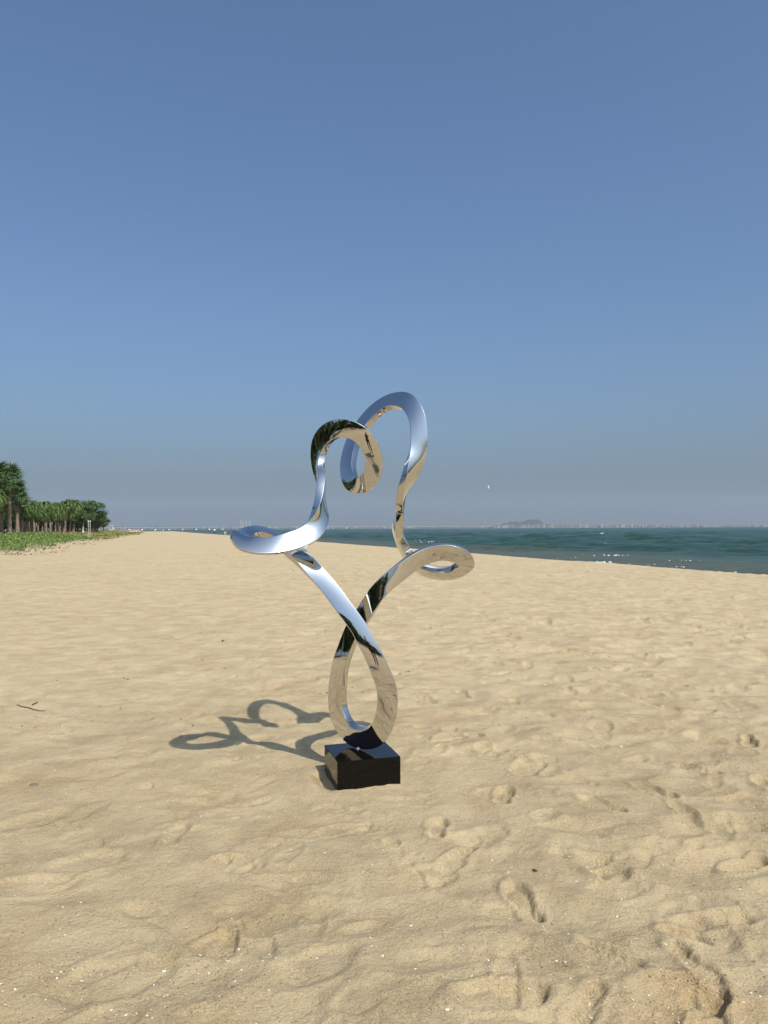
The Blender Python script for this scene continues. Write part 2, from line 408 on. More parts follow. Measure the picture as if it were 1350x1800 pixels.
# ------------------------------------------------------------------ the sculpture
RIB = [
 (-0.140,4.830,0.238,35.3,0.1331,0.385), (-0.060,4.744,0.274,10.5,0.1289,0.385), (-0.001,4.690,0.378,-1.3,0.1263,0.385),
 (0.016,4.670,0.489,-0.2,0.1241,0.385), (0.011,4.654,0.584,-0.6,0.1197,0.385), (-0.028,4.649,0.691,-2.2,0.1129,0.385),
 (-0.074,4.651,0.796,-2.9,0.1059,0.385), (-0.114,4.656,0.865,-0.4,0.1016,0.385), (-0.141,4.663,0.919,0.2,0.1002,0.385),
 (-0.248,4.692,1.066,3.2,0.1005,0.385), (-0.357,4.739,1.203,8.3,0.1016,0.385), (-0.453,4.775,1.301,17.7,0.1030,0.385),
 (-0.523,4.790,1.371,31.4,0.1053,0.385), (-0.587,4.794,1.417,49.9,0.1090,0.385), (-0.682,4.770,1.498,73.5,0.1130,0.385),
 (-0.781,4.701,1.528,69.1,0.1158,0.385), (-0.841,4.597,1.505,51.9,0.1168,0.330), (-0.849,4.535,1.500,-5.7,0.1172,0.300),
 (-0.811,4.473,1.462,-34.7,0.1164,0.190), (-0.731,4.458,1.445,-38.3,0.1163,0.150), (-0.647,4.470,1.447,-36.8,0.1162,0.160),
 (-0.556,4.503,1.465,-21.5,0.1148,0.240), (-0.419,4.597,1.537,-0.1,0.1144,0.330), (-0.391,4.626,1.592,31.5,0.1150,0.385),
 (-0.382,4.651,1.662,62.0,0.1179,0.385), (-0.383,4.674,1.723,78.9,0.1199,0.385), (-0.382,4.712,1.791,87.0,0.1206,0.385),
 (-0.383,4.749,1.837,94.4,0.1215,0.385), (-0.407,4.823,1.921,108.6,0.1239,0.385), (-0.414,4.843,2.003,117.4,0.1229,0.385),
 (-0.392,4.819,2.093,138.4,0.1190,0.385), (-0.334,4.780,2.149,159.9,0.1149,0.385), (-0.244,4.747,2.166,176.6,0.1114,0.385),
 (-0.146,4.739,2.127,183.1,0.1087,0.385), (-0.077,4.756,2.036,181.4,0.1077,0.385), (-0.058,4.778,1.948,181.0,0.1076,0.385),
 (-0.080,4.803,1.864,183.2,0.1066,0.385), (-0.134,4.843,1.816,178.4,0.1050,0.385), (-0.198,4.913,1.828,161.8,0.1050,0.385),
 (-0.220,4.955,1.867,144.6,0.1073,0.385), (-0.234,5.019,1.956,133.1,0.1125,0.385), (-0.222,5.096,2.053,126.6,0.1175,0.385),
 (-0.196,5.191,2.146,122.2,0.1208,0.385), (-0.138,5.243,2.254,122.9,0.1214,0.385), (-0.057,5.240,2.345,123.2,0.1204,0.385),
 (0.025,5.205,2.395,126.1,0.1188,0.385), (0.099,5.142,2.401,138.9,0.1164,0.385), (0.159,5.070,2.376,170.6,0.1137,0.385),
 (0.215,5.005,2.282,183.2,0.1113,0.385), (0.230,4.978,2.165,180.3,0.1099,0.385), (0.221,4.969,2.040,169.1,0.1087,0.385),
 (0.187,4.958,1.933,146.8,0.1086,0.385), (0.167,4.959,1.884,127.5,0.1114,0.385), (0.138,4.976,1.823,108.8,0.1171,0.385),
 (0.119,5.005,1.768,97.4,0.1240,0.385), (0.108,5.051,1.706,92.0,0.1297,0.385), (0.104,5.107,1.645,87.9,0.1330,0.385),
 (0.099,5.220,1.561,83.9,0.1365,0.385), (0.113,5.420,1.472,78.7,0.1418,0.385), (0.146,5.458,1.390,77.3,0.1409,0.385),
 (0.294,5.311,1.251,70.5,0.1331,0.385), (0.401,5.251,1.234,66.7,0.1264,0.385), (0.491,5.194,1.252,59.9,0.1202,0.385),
 (0.521,5.149,1.280,48.8,0.1153,0.385), (0.540,5.084,1.306,18.3,0.1115,0.385), (0.505,5.016,1.358,-3.4,0.1083,0.385),
 (0.396,5.003,1.390,-14.6,0.1067,0.385), (0.283,5.000,1.372,-18.2,0.1066,0.385), (0.189,4.972,1.327,-21.3,0.1073,0.385),
 (0.101,4.945,1.262,-12.4,0.1077,0.385), (-0.038,4.923,1.142,0.5,0.1064,0.385), (-0.119,4.927,1.015,17.8,0.1051,0.385),
 (-0.195,4.948,0.902,30.8,0.1064,0.385), (-0.241,4.958,0.791,41.5,0.1106,0.385), (-0.285,4.977,0.659,43.1,0.1161,0.385),
 (-0.298,4.990,0.578,44.8,0.1208,0.385), (-0.307,5.002,0.454,44.9,0.1263,0.385), (-0.297,4.995,0.355,46.9,0.1325,0.385),
 (-0.265,4.970,0.288,47.7,0.1370,0.385), (-0.210,4.914,0.240,44.7,0.1369,0.385),]

def build_ribbon():
    A = np.array(RIB); P = A[:, :3]; al = np.radians(A[:, 3]); w = A[:, 4]; n = len(A)
    L = np.linalg.norm(np.roll(P, -1, 0)-P, axis=1); t = np.concatenate([[0], np.cumsum(L)]); T = t[-1]
    NS = 1100; q = np.arange(NS)*T/NS
    def interp(v):        # periodic Catmull-Rom on chord length
        tt = np.concatenate([t[:-1]-T, t[:-1], t[:-1]+T]); vv = np.concatenate([v, v, v])
        k = np.searchsorted(tt, q, 'right')-1
        h = (tt[k+1]-tt[k]); s = (q-tt[k])/h
        def m(i): return ((vv[i+1]-vv[i])/(tt[i+1]-tt[i])*(tt[i]-tt[i-1])+(vv[i]-vv[i-1])/(tt[i]-tt[i-1])*(tt[i+1]-tt[i]))/(tt[i+1]-tt[i-1])
        s2, s3 = s*s, s**3
        return (2*s3-3*s2+1)*vv[k]+(s3-2*s2+s)*h*m(k)+(-2*s3+3*s2)*vv[k+1]+(s3-s2)*h*m(k+1)
    def smooth(v, sig):
        g = np.exp(-.5*(np.minimum(q, T-q)/sig)**2); g /= g.sum()
        return np.real(np.fft.ifft(np.fft.fft(v)*np.fft.fft(g)))
    C = np.column_stack([smooth(interp(P[:, i]), .026) for i in range(3)])
    # turn of the section as a unit vector so that it can be smoothed, relative to the view frame at each station
    a = interp(al); W = smooth(interp(w), .06); RH = smooth(interp(A[:, 5]), .05)
    Tn = np.roll(C, -1, 0)-np.roll(C, 1, 0); Tn /= np.linalg.norm(Tn, axis=1)[:, None]
    E = np.array([0, 0, CAM_H])
    V = E-C; V /= np.linalg.norm(V, axis=1)[:, None]
    N0 = V-(V*Tn).sum(1)[:, None]*Tn; N0 /= np.linalg.norm(N0, axis=1)[:, None]
    B0 = np.cross(Tn, N0)
    Nw = np.cos(a)[:, None]*N0+np.sin(a)[:, None]*B0      # normal of the wide face
    # smooth the normal along the length (as a line field it is continuous in space; sign kept)
    for i in range(1, NS):
        if (Nw[i]@Nw[i-1]) < 0: Nw[i] = -Nw[i]
    flip = (Nw[0]@Nw[-1]) < 0
    if flip: print('ribbon closes with half turn')
    Nw = np.column_stack([smooth(Nw[:, i], .045) for i in range(3)]) if not flip else Nw
    Nw -= (Nw*Tn).sum(1)[:, None]*Tn; Nw /= np.linalg.norm(Nw, axis=1)[:, None]
    Bw = np.cross(Tn, Nw)
    # section outline (across, out of face), half sizes 1 x RHO, tiny rounded corners
    rho = .385; sec = []
    rc = .035
    def side(p, d, steps): return [(p[0]+d[0]*s, p[1]+d[1]*s) for s in steps]
    hx, hy = 1., rho
    wide = [-.93+1.86*i/10 for i in range(11)]; nar = [-.32+.64*i/4 for i in range(5)]
    def crn(cx, cy, a0): return [(cx+rc*math.cos(a0+math.pi/2*i/3), cy+rc*math.sin(a0+math.pi/2*i/3)) for i in range(4)]
    sec += crn(hx-rc, -hy+rc, -math.pi/2)+[(hx, v) for v in nar]+crn(hx-rc, hy-rc, 0)+[(-v, hy) for v in wide]
    sec += crn(-hx+rc, hy-rc, math.pi/2)+[(-hx, -v) for v in nar]+crn(-hx+rc, -hy+rc, math.pi)+[(v, -hy) for v in wide]
    S = np.array(sec); m = len(S)
    S[:, 1] += np.where(np.abs(S[:, 1]) > hy-.001, np.sign(S[:, 1])*.058*(1-S[:, 0]**2), 0)
    S[:, 0] += np.where(np.abs(S[:, 0]) > hx-.001, np.sign(S[:, 0])*.02*(1-(S[:, 1]/hy)**2), 0)
    X = C[:, None, :]+(W/2)[:, None, None]*(S[None, :, 0, None]*Bw[:, None, :]+(RH/rho)[:, None, None]*S[None, :, 1, None]*Nw[:, None, :])
    i, j = np.meshgrid(np.arange(NS), np.arange(m), indexing='ij')
    Fq = np.column_stack([(i*m+j).ravel(), (i*m+(j+1) % m).ravel(), (((i+1) % NS)*m+(j+1) % m).ravel(), (((i+1) % NS)*m+j).ravel()])
    return X.reshape(-1, 3), Fq, X[..., 2].min()
root = empty('steel_sculpture', (PLX, PLY, 0), 0)
tag(root, 'mirror polished twisting steel ribbon sculpture looping on a black granite block in the sand', 'sculpture')
V, Fq, zmin = build_ribbon(); print('ribbon zmin', zmin)
V = V-np.array([PLX, PLY, 0]); V[:, 2] += max(0, .168-zmin)
o = link('steel_ribbon', np_mesh('steel_ribbon', V, Fq), [M_STEEL], root)
bm = bmesh.new(); bmesh.ops.create_cube(bm, size=1)
for v in bm.verts: v.co = (v.co.x*.392, v.co.y*.378, v.co.z*.285+.1653-.1425)
bmesh.ops.bevel(bm, geom=bm.edges[:], offset=.0022, segments=2, affect='EDGES')
me = bpy.data.meshes.new('granite_plinth'); bm.to_mesh(me); bm.free()
o = link('granite_plinth', me, [M_GRANITE], root); o.rotation_euler = (0, 0, PLYAW); 
o['label'] = 'black polished granite block with sand banked round its foot'
# fixing studs where the ring meets the block
low = V[np.argsort(V[:, 2])[:200]].mean(0)
for dx, dy, r, h in ((-.006, -.012, .009, .014), (.010, -.016, .007, .018)):
    s = Q(); s.tube([(0, 0, -.004), (0, 0, h*.5), (0, 0, h*.8), (0, 0, h)], [r, r, r*.75, r*.3], 12)
    s.tube([(0, 0, -.001), (0, 0, .002)], [r*1.6, r*1.6], 12)
    o = link('fixing_stud', s.mesh('fixing_stud', True), [M_BOLT], root); o.location = (low[0]+dx, low[1]+dy, .1655)

# ------------------------------------------------------------------ shell bits, twigs, pebbles on the sand
def zat(x, y): return float(sand_full(np.array([x]), np.array([y]))[0])
rg = np.random.default_rng(11)
def bits(name, n, smin, smax, mats, label, cat, region):
    X = []; Y = []
    while len(X) < n:
        if region == 'near':
            y = 1.9+rg.random()**1.6*9; x = rg.uniform(-.75, .75)*y
        else: y = 6+rg.random()**1.3*26; x = rg.uniform(-.75, .75)*y
        d = pnoise(np.array([x*1.3]), np.array([y*1.3]), 44)[0]
        if rg.random() < .35+1.3*d: X.append(x); Y.append(y)
    X = np.array(X); Y = np.array(Y); Z = sand_full(X, Y); V = []; Fc = []; mi = []
    for x, y, z in zip(X, Y, Z):
        s = smin+(smax-smin)*rg.random()**3.5; a = rg.uniform(0, 6.28); t = rg.uniform(-.5, .5); e = rg.uniform(.35, .9)
        c, q = math.cos(a), math.sin(a); b = len(V)
        for (p, r_) in ((-1, -e*.5), (.2, -e), (1, 0), (-.1, e)):
            p *= rg.uniform(.7, 1.2)
            V.append((x+(p*c-r_*q)*s, y+(p*q+r_*c)*s, z+s*(.15+p*t)+.0006))
        V.append((x, y, z+s*.62))
        k = int(rg.integers(0, len(mats)))
        for i in range(4): Fc.append((b+i, b+(i+1) % 4, b+4)); mi.append(k)
    me = np_mesh(name, np.array(V), np.array(Fc), False, mi)
    return tag(link(name, me, mats), label, cat, None, 'stuff')
M_SH1 = mat('bleached_shell', (.60, .55, .46), .6); M_SH2 = mat('cream_shell', (.52, .42, .30), .6)
M_DK = mat('dark_grit', (.05, .04, .03), .8); M_BR = mat('brown_grit', (.16, .10, .06), .9)
bits('shell_fragments', 5200, .0012, .0075, [M_SH1, M_SH1, M_SH2], 'tiny broken white shell pieces strewn over the dry sand', 'shell bits', 'near')
bits('dark_grit', 6500, .0012, .0055, [M_DK, M_BR, M_BR], 'specks of dark grit and plant scraps scattered over the dry sand', 'grit', 'near')
bits('distant_grit', 900, .006, .022, [M_DK, M_BR, M_BR], 'dark specks of driftwood and weed further off on the beach', 'grit', 'far')
bits('distant_shells', 260, .005, .018, [M_SH1, M_SH2], 'white specks of broken shell further off on the beach', 'shell bits', 'far')
M_TWIG = mat('dry_twig', (.17, .09, .055), .9)
def twig(pix, rad, label):
    pts = []
    for px, py in pix:
        x, y = gp(px, py); pts.append((x, y, zat(x, y)+rad*1.1))
    s = Q(); s.tube(pts, [rad*(1-.5*i/len(pts)) for i in range(len(pts))], 6)
    tag(link('twig', s.mesh('twig', True), [M_TWIG]), label, 'twig')
twig([(30, 1238), (38, 1241), (50, 1243), (60, 1247), (70, 1252), (80, 1252)], .0055, 'thin crooked brown twig lying on the sand near the left edge')
twig([(57, 1239), (61, 1237), (66, 1235)], .007, 'short dark twig stub just behind the longer crooked twig')
def pebble(px, py, r, mtl, label, fl=.5, seed=1):
    x, y = gp(px, py); bm = bmesh.new(); bmesh.ops.create_icosphere(bm, subdivisions=3, radius=1)
    rr = random.Random(seed)
    for v in bm.verts:
        k = 1+.18*math.sin(v.co.x*3+seed)*math.cos(v.co.y*2.3+seed*2)+.05*rr.uniform(-1, 1)
        v.co = Vector((v.co.x*r*1.3*k, v.co.y*r*k, v.co.z*r*fl*k))
    me = bpy.data.meshes.new('pebble'); bm.to_mesh(me); bm.free()
    o = link('pebble', me, [mtl]); o.location = (x, y, zat(x, y)+r*fl*.4); o.rotation_euler = (0, 0, seed)
    for p in me.polygons: p.use_smooth = True
    tag(o, label, 'pebble')
M_GREYST = mat('grey_stone', (.15, .14, .12), .95, 0, .1)
pebble(60, 1382, .022, M_GREYST, 'flat grey pebble half sunk in the sand at the left edge', .3, 3)
pebble(392, 1126, .022, M_DK, 'small dark pebble alone on smooth sand left of the sculpture', .6, 5)
pebble(516, 1005, .035, M_BR, 'brown scrap like pebble on the sand below the left steel loop', .4, 8)
pebble(940, 1536, .009, M_DK, 'tiny black pebble on the edge of the clear shoe print', .8, 9)
pebble(1092, 1313, .009, M_SH1, 'white shell chip standing alone right of the old footprints', .5, 4)
pebble(288, 1700, .006, M_SH1, 'white shell chip in the coarse sand at lower left', .4, 6)
pebble(786, 1785, .006, M_SH1, 'cream shell chip near the bottom centre of the beach', .4, 7)

# ------------------------------------------------------------------ foam
def foam(name, pts, label):
    V = []; Fc = []; rr = np.random.default_rng(len(label))
    for (px, py, wx, hz, n, dep) in pts:
        # the point on the water the photo shows there
        d = fwd + rt*((px-675)/1352) - up*((py-900)/1352); t = (SEA_Z+.1-CAM_H)/d.z if d.z < -.004 else 400.
        t = min(t, 400.) if dep is None else dep
        cx, cy = d.x*t, d.y*t
        for k in range(n):
            x = cx+rr.normal(0, wx)*.5; y = cy+rr.normal(0, wx*.35)*.5; r = rr.uniform(.25, 1.)*hz
            zz = float(sea_z(np.array([x]), np.array([y]))[0]); zz = max(zz, float(land(np.array([x]), np.array([y]))[0]))+rr.uniform(-.1, .35)*hz
            b = len(V); m = 7
            for i in range(m):
                a = 6.283*i/m; q = rr.uniform(.6, 1.3)
                V.append((x+math.cos(a)*r*q*1.9, y+math.sin(a)*r*q*.8, zz-.25*r))
            for i in range(m):
                a = 6.283*i/m+.3; q = rr.uniform(.4, .8)
                V.append((x+math.cos(a)*r*q*1.3, y+math.sin(a)*r*q*.6, zz+r*rr.uniform(.1, .5)))
            V.append((x, y, zz+r*rr.uniform(.4, .8)))
            for i in range(m):
                j = (i+1) % m
                Fc.append((b+i, b+j, b+m+j)); Fc.append((b+i, b+m+j, b+m+i)); Fc.append((b+m+i, b+m+j, b+2*m))
    return tag(link(name, np_mesh(name, np.array(V), np.array(Fc), True), [M_FOAM]), label, 'foam', None, 'stuff')
M_FOAM = mat('sea_foam', (.62, .64, .62), .9)
foam('breaking_foam', [(1050, 984.5, 1.3, .085, 26, None), (1034, 984, 1.0, .04, 7, None), (1228, 997, 1.1, .045, 10, None), (1250, 999, .9, .07, 16, None), (1187, 994, 1.0, .035, 6, None), (1085, 987, 1.2, .035, 6, None), (990, 979, 1.5, .035, 6, None), (1140, 990, 1.2, .03, 5, None)],
     'white foam thrown up where small waves break behind the sand crest')
foam('whitecap', [(1080, 974, 2.0, .05, 20, None), (1060, 938, 4., .2, 10, None), (1042, 954, 1.8, .10, 7, None), (1210, 983, 1.0, .045, 8, None),
                 (760, 952, 2., .10, 6, None), (738, 949, 1.5, .09, 5, None), (617, 947, 2., .08, 5, None)],
     'scattered white crests on the choppy green water')

# ------------------------------------------------------------------ palms and trees
def palm_frond(s, base, az, el, L, rr, mi=0, leaf=.5, droop=1.0):
    """one feather frond into Q s"""
    n = 9; p = Vector(base); e = el; pts = [p.copy()]
    for i in range(n):
        e -= droop*(.16+.05*i)*1.0
        d = Vector((math.cos(az)*math.cos(e), math.sin(az)*math.cos(e), math.sin(e))); p = p+d*(L/n); pts.append(p.copy())
    side = Vector((-math.sin(az), math.cos(az), 0))
    for i in range(n):
        a, b = pts[i], pts[i+1]; t = (b-a).normalized(); wd = .035*(1-i/n)+.008
        s.quad(tuple(a-side*wd), tuple(a+side*wd), tuple(b+side*wd*.8), tuple(b-side*wd*.8), mi)
        if i == 0: continue
        f = math.sin(math.pi*min(1, (i+.6)/n)*.93)**.6
        for k in range(3):
            o = a.lerp(b, (k+.5)/3); l = leaf*f*rr.uniform(.8, 1.15)
            for sg in (-1, 1):
                dirv = (side*sg*.8+t*.75+Vector((0, 0, rr.uniform(-.45, .15)))).normalized()
                w = t*.035*1.6
                s.quad(tuple(o-w), tuple(o+w), tuple(o+w*.2+dirv*l), tuple(o-w*.2+dirv*l-Vector((0, 0, .03))), mi)
def fan_leaf(s, base, az, el, L, R, rr, mi=0):
    d = Vector((math.cos(az)*math.cos(el), math.sin(az)*math.cos(el), math.sin(el)))
    side = Vector((-math.sin(az), math.cos(az), 0)); nrm = d.cross(side)
    p = Vector(base)+d*L; w = .02
    s.quad(tuple(Vector(base)-side*w), tuple(Vector(base)+side*w), tuple(p+side*w), tuple(p-side*w), mi)
    m = 13
    for k in range(m):
        a = (k/(m-1)-.5)*R_(230); dr = (d*math.cos(a)+side*math.sin(a)).normalized()
        l = R*(1-.25*abs(a)/2)*rr.uniform(.85, 1.1); sd = (side*math.cos(a)-d*math.sin(a))*.065*R*1.1
        q = p+dr*l*.6+nrm*.05*l; tip = p+dr*l+Vector((0, 0, -.35*l*rr.uniform(.5, 1.2)))
        s.quad(tuple(p), tuple(q-sd), tuple(tip), tuple(q+sd), mi)
def trunk_mesh(h, r0, r1, seed, name='trunk', lean=.45, rings=True, n=9):
    rr = random.Random(seed); s = Q(); pts = []; rad = []
    lx, ly = rr.uniform(-lean, lean), rr.uniform(-lean, lean); m = max(8, int(h/.28))
    for i in range(m+1):
        t = i/m; pts.append((lx*t*t, ly*t*t, h*t-.3*(1-t))); k = 1+(.09 if i % 2 else -.03) if rings else 1
        rad.append((r0+(r1-r0)*t**.6)*k*(1+.35*math.exp(-t*9)))
    s.tube(pts, rad, n); return s.mesh(name, True), Vector(pts[-1])
def date_palm(seed, h=4.6, nf=46, L=2.6):
    rr = random.Random(seed); tm, top = trunk_mesh(h, .21, .16, seed); s = Q()
    for i in range(nf):
        az = i*2.39996+rr.uniform(-.2, .2); t = i/nf; el = 1.35-1.75*t**1.15+rr.uniform(-.12, .12)
        palm_frond(s, top+Vector((0, 0, .15-.3*t)), az, el, L*rr.uniform(.8, 1.1)*(.75+.35*math.sin(t*2.6)), rr, 0 if t < .93 else 1, .55)
    for i in range(12):
        palm_frond(s, top-Vector((0, 0, .35)), i*2.4, -.9+rr.uniform(-.2, .2), L*.5, rr, 1, .3, .5)
    return tm, s.mesh('crown')
def broadleaf(seed, h=6.5, spread=2.6, nleaf=2600, low=1.6, trunk_h=2.4):
    rr = random.Random(seed); s = Q(); tr = Q()
    tr.tube([(0, 0, -.3), (.05, .02, trunk_h*.5), (rr.uniform(-.2, .2), .1, trunk_h), (rr.uniform(-.4, .4), 0, trunk_h+1.2)], [.2, .15, .12, .07], 8)
    lobes = []
    for i in range(11):
        a = i*2.4+rr.random(); q = rr.uniform(.15, .85); z = low+(h-low)*rr.uniform(.18, .88)
        c = Vector((math.cos(a)*spread*q, math.sin(a)*spread*q, z)); lobes.append((c, rr.uniform(.75, 1.25)*spread*.36))
        tr.tube([(0, 0, trunk_h*rr.uniform(.6, 1.)), tuple(c*.5+Vector((0, 0, trunk_h*.4))), tuple(c)], [.08, .05, .02], 5)
    for i in range(nleaf):
        c, r = lobes[i % len(lobes)]; d = Vector((rr.gauss(0, 1), rr.gauss(0, 1), rr.gauss(0, 1))).normalized()
        p = c+Vector((d.x, d.y, d.z*.72))*r*(rr.random()**.45)*1.12
        u = Vector((rr.gauss(0, 1), rr.gauss(0, 1), rr.gauss(0, .5))).normalized(); v = u.cross(d+Vector((0, 0, .3))).normalized(); l = rr.uniform(.11, .26)
        s.quad(tuple(p-u*l), tuple(p-v*l*.5), tuple(p+u*l), tuple(p+v*l*.5), 0)
    return tr.mesh('trunk', True), s.mesh('crown')
ZL = lambda x, y: float(land(np.array([float(x)]), np.array([float(y)]))[0])
palms = []
for k, (h, L) in enumerate(((4.6, 2.5), (4.2, 2.7), (5.0, 2.4), (4.4, 2.6))):
    tm, cm = date_palm(40+k, h, 46, L)
    for mm in (M_PALM, M_DEADLEAF): cm.materials.append(mm)
    tm.materials.append(M_TRUNK); palms.append((tm, cm))
broads = []
for k, (h, sp_, mt, nl) in enumerate(((6.8, 2.8, M_BROAD, 3200), (6.0, 3.0, M_BROAD, 3200), (7.4, 2.7, M_BROAD2, 3000), (4.2, 2.2, M_BROAD, 2600))):
    tm, cm = broadleaf(70+k, h, sp_, nl, 1.5 if k < 3 else .4, 2.4 if k < 3 else 1.0)
    cm.materials.append(mt); tm.materials.append(M_BARK); broads.append((tm, cm))
def plant(name, meshes, x, y, sc_f, rz, label, cat, group):
    r = empty(name, (x, y, ZL(x, y)-.05), rz); r.scale = (sc_f, sc_f, sc_f)
    for nm, me in zip(('trunk', 'crown'), meshes): link(nm, me, (), r)
    return tag(r, label, cat, group)
rq = random.Random(5)
ORD = ['nearest', 'second', 'third', 'fourth', 'fifth', 'sixth', 'seventh', 'eighth', 'ninth', 'tenth', 'eleventh', 'twelfth', 'thirteenth', 'fourteenth']
# front row of date palms facing the beach
BX = [30, 50, 75, 110, 140, 158, 168, 185]; BY = [112, 122, 135, 160, 195, 220, 236, 270]; BH = [53, 55, 56, 57, 57, 53, 42, 26]
def belt(px, back=0.):
    y = float(np.interp(px, BX, BY)); h = float(np.interp(px, BX, BH))*y/1352
    y += back; return (px-675)/1352*y, y, h
for i, px in enumerate((38, 45, 53, 60, 67, 74, 82, 90, 97, 104, 112, 121, 130)):
    x, y, h = belt(px+rq.uniform(-1.5, 1.5))
    plant('date_palm', palms[i % 4], x, y, h/6.4*rq.uniform(.8, 1.12), rq.uniform(0, 6), 'feathery date palm, %s in the front row beyond the tall fan palms' % ORD[i], 'palm tree', 'date palms in the front row')
for i, px in enumerate((34, 42, 49, 57, 64, 79, 93, 101, 108, 117, 126)):
    x, y, h = belt(px+rq.uniform(-1.5, 1.5), 7)
    plant('date_palm', palms[(i+1) % 4], x, y, h/6.2*rq.uniform(.9, 1.05), rq.uniform(0, 6), 'date palm standing back in shade behind the front row of palms', 'palm tree', 'date palms in the shaded second row')
for i in range(20):
    x, y, h = belt(20+i*6.2+rq.uniform(-1.5, 1.5), 14)
    plant('leafy_tree', broads[i % 3], x, y, h/6.9*rq.uniform(.88, 1.04), rq.uniform(0, 6), 'dense dark green leafy tree filling the gaps behind the palms', 'tree', 'dark leafy trees behind the palms')
# undergrowth that closes the belt below the crowns
for i in range(44):
    x, y, h = belt(8+i*3.75+rq.uniform(-1, 1), 17+6*(i % 2))
    plant('dark_bush', broads[3], x, y, h*.62/4.2*rq.uniform(.85, 1.15), rq.uniform(0, 6), 'dark undergrowth bush filling the shade between the palm trunks', 'bush', 'undergrowth bushes behind the trunks')
# the darker end of the belt
for (px, k, back, f, lb) in ((137, 0, 2, 1.0, 'dark rounded leafy tree where the palm row gives way to broad leaves'),
                          (147, 1, 4, 1.12, 'tall dark leafy tree with the highest crown at the end of the belt'),
                          (157, 0, 6, 1.06, 'dark leafy tree just left of the lamp post'),
                          (171, 2, -8, .72, 'pale olive bush in front of the last dark trees'),
                          (182, 1, 12, 1.0, 'last and smallest dark tree, right of the lamp post'),
                          (172, 0, 5, 1.0, 'dark tree behind the lamp post'),
                          (164, 1, 0, 1.02, 'dark leafy tree close behind the two slim posts'),
                          (143, 2, 9, .9, 'olive leafy tree low among the dark ones at the end of the belt')):
    x, y, h = belt(px, back)
    plant('leafy_tree', broads[k], x, y, h/6.7*f, rq.uniform(0, 6), lb, 'tree', None)
M_LIME = mat('limewash', (.42, .41, .38), .9); x = (146-675)/1352*188; s = Q(); s.tube([(0, 0, -.2), (0, 0, .9), (.02, 0, 2.2), (.05, 0, 3.6)], [.3, .16, .13, .1], 9)
r = empty('leafy_tree', (x, 188, ZL(x, 188))); link('trunk', s.mesh('trunk', True), [M_LIME], r)['label'] = 'whitewashed trunk'
cr = link('crown', broads[0][1], (), r); cr.location = (0, 0, .4)
tag(r, 'leafy tree with a white painted trunk among the palms', 'tree')
# tall fan palms at the left edge; each frond its own part
def fan_palm(x, y, h, seed, label, nf=44, sc_f=1.):
    rr = random.Random(seed); tm, top = trunk_mesh(h, .30, .17, seed, lean=.35); tm.materials.append(M_TRUNK)
    r = tag(empty('fan_palm', (x, y, ZL(x, y)-.05)), label, 'palm tree', 'tall fan palms at the left edge')
    link('trunk', tm, (), r); vs = []
    for k in range(5):
        s = Q(); fan_leaf(s, (0, 0, 0), 0, .0, 1.0*sc_f, 1.05*sc_f, rr); me = s.mesh('frond'); me.materials.append(M_FAN); vs.append(me)
    dm = vs[0].copy(); dm.materials.clear(); dm.materials.append(M_DEADLEAF)
    for i in range(nf):
        t = i/nf; o = link('frond', vs[i % 5], (), r); o.location = top+Vector((0, 0, .2-.5*t))
        o.rotation_euler = (rr.uniform(-.3, .3), -(1.35-2.0*t+rr.uniform(-.15, .15)), i*2.4)
    for i in range(14):
        o = link('dead_frond', dm, (), r); o.location = top-Vector((0, 0, .5+.5*rr.random())); o.scale = (.75,)*3
        o.rotation_euler = (rr.uniform(-.3, .3), 1.25+rr.uniform(-.15, .2), i*2.4)
    return r
for (px, y, h, lb, f) in ((17, 104, 7.3, 'tallest fan palm with a full round crown near the left edge', 1.2),
                          (-8, 100, 7.0, 'tall fan palm cut by the left edge of the view', 1.35),
                          (31, 113, 5.6, 'fan palm with ragged drooping fronds right of the tallest palm', 1.05),
                          (2, 106, 5.2, 'shorter fan palm with pale trunk below the tall crowns', 1.3),
                          (30, 118, 4.2, 'low fan palm whose crown hides behind the tallest trunk', 1.25)):
    fan_palm((px-675)/1352*y, y, h, int(y*3+h), lb, 44, f)
# the belt goes on to the left of the camera and round behind it: the steel mirrors it
for i in range(46):
    y = 92-i*5.2; x, _ = to_world(-38.5+rq.uniform(-1.5, 1.5), y)
    plant('date_palm' if i % 3 else 'leafy_tree', palms[i % 4] if i % 3 else broads[i % 2], x, y, rq.uniform(1.0, 1.5), rq.uniform(0, 6),
          'tree of the belt behind the viewer, seen only mirrored in the steel', 'tree', 'trees mirrored in the steel')
for i in range(40):
    y = 85-i*6.0; x, _ = to_world(-45+rq.uniform(-2, 2), y)
    plant('leafy_tree', broads[i % 4 if i % 4 < 3 else 3], x, y, rq.uniform(1.3, 1.7), rq.uniform(0, 6),
          'tree of the belt behind the viewer, seen only mirrored in the steel', 'tree', 'trees mirrored in the steel')

for i in range(64):
    y = 88-i*3.2; x, _ = to_world(-42+rq.uniform(-1.5, 1.5), y)
    plant('dark_bush', broads[3], x, y, rq.uniform(1.0, 1.5), rq.uniform(0, 6),
          'bush of the belt behind the viewer, seen only mirrored in the steel', 'bush', 'bushes mirrored in the steel')

